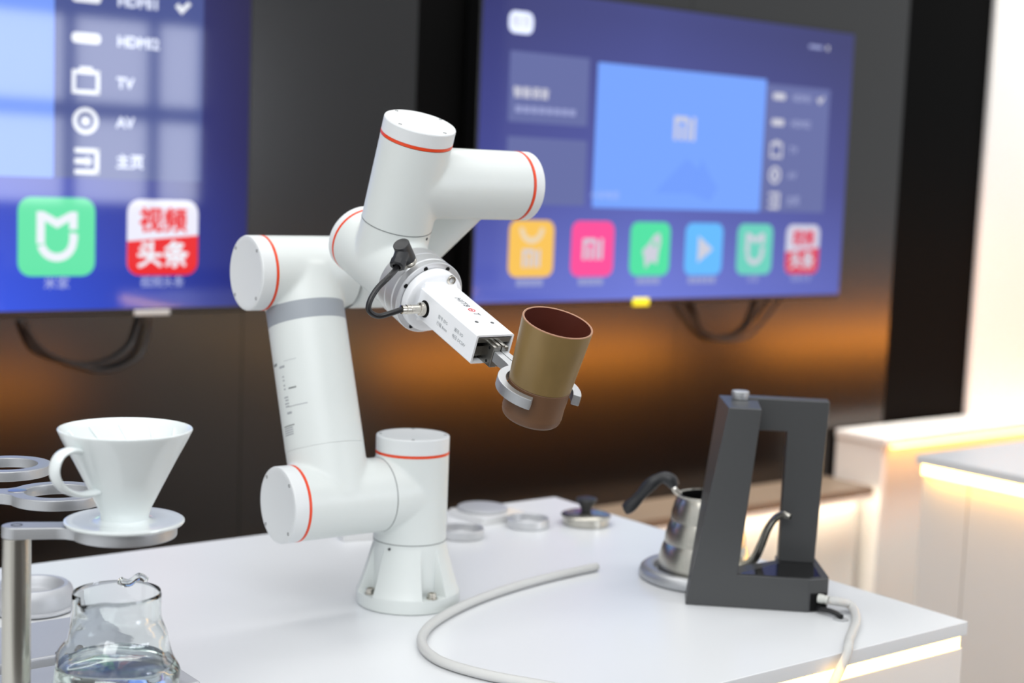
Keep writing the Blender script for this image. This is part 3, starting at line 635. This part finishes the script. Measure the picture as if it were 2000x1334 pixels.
# ------------------------------------------------------------------ dripper stand, dripper, carafe
st = empty('dripper_stand', (-.58, -.12, 0), 'aluminium pour-over stand with three ring arms and round posts at left', 'coffee stand')
SP = .17; rings = [V((-.4987, -.2894, 0)), V((-.4985, -.1340, 0)), V((-.4970, .0150, 0))]
for k, c in enumerate(rings):
    pole = V((-.5797 + (c.x + .4987), c.y + .0398, 0)); dr = (V((c.x, c.y, 0)) - pole); L = dr.length; dr.normalize(); sd = Zv.cross(dr)
    ro_, ri_ = .0452, .0312; q = nb(); z0, z1 = .2045, .2148
    # outline: half circle round the post, arm, ring
    hwid = .0118; poly = []
    for j in range(13):
        t = PI / 2 + PI * j / 12; poly.append((math.cos(t) * (hwid + .001), math.sin(t) * (hwid + .001)))
    a_in = math.asin((hwid + .006) / ro_)
    poly += [(L - ro_ - .012, -hwid), (L - ro_ - .004, -hwid - .0012)]
    for j in range(49):
        t = PI + a_in + (2 * PI - 2 * a_in) * j / 48; poly.append((L + ro_ * math.cos(t), ro_ * math.sin(t)))
    poly += [(L - ro_ - .004, hwid + .0012), (L - ro_ - .012, hwid)]
    t_ = bmesh.new()
    O1 = [t_.verts.new(pole + dr * a + sd * c2 + Zv * z1) for a, c2 in poly]; O0 = [t_.verts.new(pole + dr * a + sd * c2 + Zv * z0) for a, c2 in poly]
    nI = 48; I1 = [t_.verts.new(c + (dr * math.cos(2 * PI * j / nI) + sd * math.sin(2 * PI * j / nI)) * ri_ + Zv * z1) for j in range(nI)]
    I0 = [t_.verts.new(v.co - Zv * (z1 - z0)) for v in I1]
    for a, c2 in ((O1, I1), (O0, I0)):
        ed = [t_.edges.new((a[j], a[(j + 1) % len(a)])) for j in range(len(a))] + [t_.edges.new((c2[j], c2[(j + 1) % nI])) for j in range(nI)]
        bmesh.ops.triangle_fill(t_, edges=ed, use_beauty=True)
    for a, c2 in ((O0, O1), (I0, I1)):
        for j in range(len(a)): t_.faces.new((a[j], a[(j + 1) % len(a)], c2[(j + 1) % len(a)], c2[j]))
    bmesh.ops.recalc_face_normals(t_, faces=t_.faces[:])
    rim = [e for e in t_.edges if len(e.link_faces) == 2 and e.calc_face_angle(0) > 1.2 and abs(e.verts[0].co.z - e.verts[1].co.z) < 1e-6]
    bmesh.ops.bevel(t_, geom=rim, offset=.0013, segments=2, profile=.5, affect='EDGES')
    merge(q, t_); arm = put('ring_arm', q, M_alumatte, st, angle=40)
    q = nb(); lathe(q, pole + Zv * z1, Zv, [(.0050, -.0008), (.0050, .0003), (.0038, .0003), (.0034, -.002), (0, -.002)], 24); put('screw', q, M_screw, arm)
    q = nb(); lathe(q, c - dr * .0375 + Zv * z1, Zv, [(.0088, -.0004), (.0088, .0004), (.0080, .0008), (0, .0008)], 28); put('plug', q, M_alu, arm)
    q = nb(); cyl(q, pole + Zv * .022, pole + Zv * .2045, .0122, seg=40, ch=.0006); put('post', q, M_brushed, st)
    # foot tongue and round pad under each ring
    q = nb(); bx(q, -.60, -.375, c.y - .060, c.y + .062, .0003, .022, .003); pl = put('base_plate', q, M_aluplate, st, label='flat aluminium base plate')
    q = nb(); lathe(q, V((-.455, c.y - .057, .022)), Zv, [(.010, -.0003), (.010, .0002), (.0085, .0003), (0, .0003)], 24); put('hole', q, mat('brown_hole', (84, 78, 72), .5), pl)
q = nb(); lathe(q, rings[0] + Zv * .0222, Zv, [(0, 0), (.066, 0), (.068, .002), (.068, .012), (.066, .016), (.0645, .018), (.0645, .0345), (.061, .0385), (.054, .039), (0, .039)], 72)
put('server_pad', q, M_aluplate, st, label='thick round pad under the carafe')

D0 = rings[0] + Zv * .2149
dp = empty('coffee_dripper', D0, 'white porcelain cone dripper with loop handle on the front ring arm', 'coffee dripper')
rtv, fdv = V((.91778794, -.3970709, 0)), V((-.3970709, -.91778794, 0))
o0 = rings[0]
q = nb()
lathe(q, o0, Zv, [(.0155, .2152), (.0195, .2155), (.0205, .2185), (.0213, .2255), (.0232, .2305), (.0300, .2445), (.0372, .2590), (.0440, .2725), (.0500, .2838), (.0545, .2925), (.0566, .2970), (.0574, .2990), (.0573, .2998), (.0566, .3001), (.0556, .2992), (.0530, .2935), (.0485, .2850), (.0350, .2590), (.0200, .2300), (.0130, .2180), (.0125, .2155)], 96, closed=True)
body = put('cone', q, M_ceramic, dp, angle=60)
q = nb(); lathe(q, o0, Zv, [(.0205, .2205), (.0235, .2190), (.0300, .2182), (.0440, .2190), (.0498, .2196), (.0514, .2188), (.0516, .2176), (.0505, .2160), (.0445, .2150), (.0205, .2150)], 96, closed=True); put('saucer', q, M_ceramic, dp)
hd = (-rtv * math.cos(math.radians(42)) + fdv * math.sin(math.radians(42))).normalized(); hs = Zv.cross(hd)
def hpt(r, z): return o0 + hd * r + Zv * z
q = nb(); tube(q, spline([hpt(.0460, .2850), hpt(.0600, .2882), hpt(.0715, .2845), hpt(.0765, .2740), hpt(.0735, .2635), hpt(.0640, .2545), hpt(.0490, .2488), hpt(.0320, .2482)], 8), .004, 16, flat=(.0065, .0028), up=hs); put('handle', q, M_ceramic, dp)
for k in range(12):     # raised spiral ribs inside the cone
    q = nb(); pts = []
    for j in range(9):
        z = .228 + .066 * j / 8; r = .0165 + (.0528 - .0165) * j / 8; t = 2 * PI * k / 12 + .75 * j / 8
        pts.append(o0 + V((math.cos(t) * r, math.sin(t) * r, z)))
    tube(q, pts, .0014, 8); put('rib', q, M_ceramic, dp)

cc = V((-.504, -.287, .0615))
cf = empty('glass_carafe', cc, 'clear wavy glass carafe part filled with water below the dripper', 'carafe')
spd = (fdv * math.cos(math.radians(38)) - rtv * math.sin(math.radians(38))).normalized(); spa = math.atan2(spd.y, spd.x)
HC = .0925
def wobble(r, h, t):
    k = max(0, min(1, (h - .008) / .02)) * max(0, min(1, (HC - .014 - h) / .02))
    r2 = r * (1 + k * (.036 * math.sin(3 * t + h * 170) + .022 * math.sin(5 * t - h * 150 + 1)))
    d = (t - spa + PI) % (2 * PI) - PI; l = max(0, (h - HC + .016) / .016)
    return r2 + .0120 * l * l * math.exp(-(d / .20) ** 2) - .003 * l * math.exp(-((abs(d) - .42) / .18) ** 2)
prof_o = [(.050, 0), (.053, .0015), (.0545, .006), (.0548, .014), (.0535, .024), (.050, .034), (.0455, .046), (.0415, .058), (.0392, .068), (.0384, .078), (.0384, HC)]
def samp(pf, n=44):
    out = []
    for k in range(n + 1):
        h = pf[0][1] + (pf[-1][1] - pf[0][1]) * k / n
        for (r0, h0), (r1, h1) in zip(pf[:-1], pf[1:]):
            if h0 <= h <= h1: out.append((r0 + (r1 - r0) * (h - h0) / (h1 - h0), h)); break
    return out
po = samp(prof_o); pi_ = [(r - .0016, h) for r, h in po if h > .0025]
q = nb(); lathe(q, cc, Zv, [(0, .0003)] + po + [(.0376, HC + .0006)] + pi_[::-1] + [(0, .0026)], 120, xdir=(1, 0, 0), wob=lambda r, h, t: wobble(r, h, t) if r > .03 else r); put('glass', q, M_glass, cf, angle=80)
q = nb(); wl = .0305; pw = [(r - .00158, h) for r, h in samp(prof_o) if .003 < h < wl]
lathe(q, cc, Zv, [(0, .0028)] + pw + [(pw[-1][0], wl), (0, wl)], 120, xdir=(1, 0, 0), wob=lambda r, h, t: wobble(r, h, t) if r > .03 else r); put('water', q, M_water, cf, angle=60)
q = nb(); t_ = (rtv * .12 - fdv).normalized(); tube(q, spline([cc + t_ * .037 + rtv * -.002 + Zv * .0925, cc + t_ * .0405 + rtv * .004 + Zv * .0890, cc + t_ * .041 + rtv * .010 + Zv * .0915, cc + t_ * .038 + rtv * .015 + Zv * .0955, cc + t_ * .034 + rtv * .021 + Zv * .0925], 6), .0036, 12); put('lug', q, M_glass, cf)

# round dish behind the stand
ds = empty('metal_dish', (-.402, .197, 0), 'round aluminium dish with thick rounded rim behind the stand post', 'dish')
q = nb(); lathe(q, (-.402, .197, 0), Zv, [(0, 0), (.044, 0), (.050, .002), (.050, .004), (.0465, .006), (.0475, .012), (.0470, .020), (.0445, .027), (.0405, .0305), (.0360, .0300), (.0330, .0265), (.0310, .020), (.0290, .0165), (0, .0155)], 72); put('bowl', q, M_aluplate, ds)

# ------------------------------------------------------------------ brewing stand at right, kettle, tubes
Sx, Sb = V((.72653555, -.68712888, 0)), V((.68712888, .72653555, 0)); So = V((.29574, -.18920, 0))
bs = empty('brewing_stand', So + Sx * .09 + Sb * .05, 'dark grey angular portal stand with black tray and silver knob', 'coffee machine')
def sp_(s, b2, z): return So + Sx * s + Sb * b2 + Zv * z
q = nb(); prism(q, So, Sx, Sb, Zv, [(.010, .0005), (.012, 0), (.153, 0), (.1785, .013), (.1795, .020), (.172, .118), (.119, .118), (.119, .092), (.055, .036), (.010, .036)], 0, .0425, .0015); base_ = put('base', q, M_graph, bs, angle=30)
q = nb()
def quadblock(bm, lo, hi, z0, z1):
    t = bmesh.new(); A = [t.verts.new(sp_(s, b2, z0)) for s, b2 in lo]; B = [t.verts.new(sp_(s, b2, z1)) for s, b2 in hi]
    t.faces.new(A[::-1]); t.faces.new(B)
    for k in range(4): t.faces.new((A[k], A[(k + 1) % 4], B[(k + 1) % 4], B[k]))
    bmesh.ops.recalc_face_normals(t, faces=t.faces[:]); bmesh.ops.bevel(t, geom=t.edges[:], offset=.0015, segments=2, profile=.5, affect='EDGES'); merge(bm, t)
quadblock(q, [(.0, -.0003), (.0600, -.0003), (.0600, .037), (.0, .037)], [(.0415, -.0003), (.0825, -.0003), (.0825, .110), (.0330, .110)], .0005, .2550); put('front_upright', q, M_graph, bs, angle=30)
q = nb(); prism(q, sp_(0, .084, 0), Sx, Zv, Sb, [(.1205, .0428), (.1675, .0428), (.1748, .2570), (.070, .2570), (.070, .2150), (.1225, .2150)], 0, .0285, .0015); put('back_frame', q, M_graph, bs, angle=30)
q = nb(); prism(q, So, Sx, Sb, Zv, [(.064, .004), (.154, .006), (.169, .016), (.165, .082), (.122, .082), (.122, .074)], .0420, .0434, .0004); put('tray', q, M_gloss, base_, label='glossy black triangular tray')
q = nb(); lathe(q, sp_(.0590, .078, .255), Zv, [(0, 0), (.0105, 0), (.0112, .0012), (.0112, .0032), (.0102, .0036), (.0102, .0046), (.0115, .0052), (.0115, .0105), (.0105, .0115), (0, .0115)], 28); put('knob', q, M_alumatte, bs, label='silver knob')
q = nb(); prism(q, sp_(.166, .0068, 0), (Sx * .891 + Sb * .454), Zv, (Sx * .454 - Sb * .891), [(-.0115, .002), (.0115, .002), (.0115, .024), (-.0115, .024)], -.002, .0012, .0003); put('port_recess', q, M_hole, base_, label='dark cable opening')
pn = (Sx * .454 - Sb * .891).normalized()
hfd = (Sx * .90 - Sb * .43).normalized(); hf0 = sp_(.1665, .0055, .0180)
q = nb(); lathe(q, hf0, hfd, [(0, 0), (.0058, 0), (.0058, .006), (.0050, .007), (.0050, .009), (.0058, .010), (.0050, .013), (0, .013)], 24); put('hose_fitting', q, mat('milky_plastic', (205, 206, 200), .4), base_)
pcb = sp_(.1655, .0065, .0058)
q = nb(); tube(q, spline([pcb, pcb + pn * .010 + Zv * .0005, V((.4195, -.3190, .0068)), V((.4211, -.3290, .0056)), V((.4211, -.3345, .0040)), V((.4210, -.3375, .0036))], 8), .0033, 12); put('power_cable', q, M_cable, bs, label='short black cable')

# gooseneck kettle
Kc = sp_(.0265, .1365, 0)
ke = empty('gooseneck_kettle', Kc + Zv * .009, 'open stainless gooseneck kettle with black handle behind the grey stand', 'kettle')
kr_ = V((.69862485, -.71548817, 0)); kf = V((-.71548817, -.69862485, 0))
cs = empty('kettle_coaster', Kc, 'round grey metal ring base under the gooseneck kettle', 'coaster')
q = nb(); lathe(q, Kc, Zv, [(0, 0), (.083, 0), (.0865, .002), (.0875, .007), (.0855, .013), (.081, .0165), (.074, .0175), (.068, .0155), (.066, .011), (.065, .0085), (0, .0085)], 72); put('ring', q, M_alumatte, cs)
pk = [(0, .0092), (.060, .0092), (.0622, .011), (.0622, .019)]
for k in range(3):
    z = .019 + k * .0305; r = .0622 - k * .0072
    pk += [(r, z), (r - .0008, z + .010), (r - .0040, z + .023), (r - .0060, z + .0280), (r - .0072, z + .0305)]
pk += [(.0395, .1120), (.0402, .1132), (.0402, .1150), (.0388, .1155), (.0380, .1140), (.0380, .104), (.043, .07), (.055, .02), (0, .0125)]
q = nb(); lathe(q, Kc, Zv, pk, 64); kb = put('kettle_body', q, M_brushed, ke, angle=40)
q = nb(); lathe(q, Kc, Zv, [(.0379, .1138), (.0379, .104), (.0429, .07), (.050, .03), (0, .028)], 48); put('inside', q, mat('dark_kettle_inside', (30, 30, 31), .4, metal=.6), kb)
def kpt(a, z, f=0.0): return Kc + kr_ * (a - .0065) + kf * f + Zv * z
for sg in (-1, 1):
    q = nb(); tube(q, spline([kpt(-.030, .1125, sg * .004), kpt(-.0375, .1185, sg * .004), kpt(-.042, .1275, sg * .004)], 6), .0032, 10); put('handle_bracket', q, M_nickel, ke)
hpts = [kpt(-.0385, .1235), kpt(-.044, .1315), kpt(-.0545, .1345), kpt(-.066, .1285), kpt(-.0765, .1175), kpt(-.088, .1020), kpt(-.0985, .0905), kpt(-.1045, .0865)]
q = nb(); tube(q, spline(hpts, 8), lambda t: .0074 + .0016 * math.sin(t * 9.5) ** 2, 16); put('handle', q, M_black, ke, label='black grip')
spt = [kpt(a * (1 - f / 2.1), z + f * .25, f) for a, z, f in ((.043, .018, .024), (.061, .0212, .034), (.073, .031, .042), (.081, .050, .049), (.0885, .072, .055), (.0975, .0865, .060), (.109, .0925, .066), (.1175, .0900, .070))]
q = nb(); tube(q, spline(spt, 8), lambda t: .0068 - .0026 * t, 16); put('spout', q, M_brushed, ke)
q = nb(); cyl(q, spt[-1] + V((0, 0, 0)), spt[-1] + (spt[-1] - spt[-2]).normalized() * .0006, .0030, seg=12); put('spout_mouth', q, M_hole, ke)

# silicone hose lying on the counter, over the front edge and hanging below
hz_ = .0060
hp_ = [hf0 + hfd * .0148, hf0 + hfd * .0165, hf0 + hfd * .023, V((.4595, -.3180, .0085)), V((.440, -.343, hz_)), V((.408, -.370, hz_)), V((.372, -.394, hz_)), V((.345, -.412, hz_ + .0004)), V((.322, -.4295, .0066)), V((.308, -.4358, -.006)), V((.270, -.436, -.055)), V((.20, -.437, -.12)), V((.10, -.438, -.13)), V((.035, -.437, -.085)), V((.010, -.4360, -.010)), V((-.004, -.4300, .0062)),
       V((-.030, -.402, hz_)), V((-.062, -.345, hz_)), V((-.094, -.285, hz_)), V((-.108, -.225, hz_)), V((-.094, -.170, hz_)), V((-.055, -.122, hz_)), V((.005, -.083, hz_)), V((.075, -.052, hz_)), V((.150, -.030, hz_)), V((.225, -.016, hz_)), V((.304, -.008, hz_))]
q = nb(); tube(q, spline(hp_, 8), .0056, 14)
put('silicone_hose', q, M_silicone, None, label='milky silicone hose curling from the grey stand across the counter', cat='hose', loc=(.304, -.008, 0))

# small things at the back corner of the counter
kl_ = empty('steel_lid', (.452, .190, 0), 'steel kettle lid with black knob near the back corner', 'lid')
kl_.location = (.474, .214, 0)
lc = V((.474, .214, 0))
q = nb(); lathe(q, lc, Zv, [(0, 0), (.0345, 0), (.0355, .001), (.0355, .0115), (.0385, .0125), (.0390, .0145), (.0375, .0160), (.030, .0185), (.018, .0205), (0, .0210)], 64); put('plate', q, M_brushed, kl_)
q = nb(); lathe(q, lc, Zv, [(0, .0200), (.0075, .0200), (.0080, .0230), (.0105, .0290), (.0155, .0360), (.0165, .0385), (.0155, .0405), (.010, .0420), (0, .0425)], 40); put('knob', q, M_black, kl_, label='black knob')
def ring_dish(c, label):
    c = V(c); q = nb(); lathe(q, c, Zv, [(0, .002), (.0285, .002), (.0292, .0035), (.0298, .0130), (.0305, .0136), (.0320, .0136), (.0326, .0128), (.0326, .0010), (.0316, 0), (0, 0)], 64)
    return put('metal_ring', q, M_flange, None, label=label, cat='ring', group='shallow metal rings', loc=c)
ring_dish((.384, .245, 0), 'shallow round metal ring nearest the steel kettle lid')
ring_dish((.256, .240, 0), 'shallow round metal ring just right of the robot column')
ring_dish((.2455, .322, 0), 'shallow round metal ring half hidden behind the robot column')
def board(c, rz, label, name='square_board'):
    c = V(c); q = nb(); a = V((math.cos(rz), math.sin(rz), 0)); e = Zv.cross(a)
    prism(q, c, a, e, Zv, rrect(.088, .084, .004), 0, .0115, .0008); return put(name, q, mat('white_gloss_board', (226, 226, 226), .10, noise=.005), None, label=label, cat='board', group='white square boards', loc=c)
board((.3640, .3225, 0), math.radians(4), 'white glossy square board bearing a grey disc at the back corner')
board((.1400, .3270, 0), math.radians(-14), 'white square board mostly hidden behind the robot shoulder')
q = nb(); lathe(q, (.361, .331, .0117), Zv, [(0, 0), (.0385, 0), (.0395, .001), (.0395, .0035), (.037, .0050), (.012, .0062), (0, .0062)], 56)
put('metal_disc', q, M_aluplate, None, label='flat grey metal disc lying on the white square board', cat='disc', loc=(.361, .331, .0117))

# ------------------------------------------------------------------ lift everything onto the real floor height
for o in S.objects:
    if o.parent is None and o.type in ('MESH', 'EMPTY'): o.location.z += LIFT
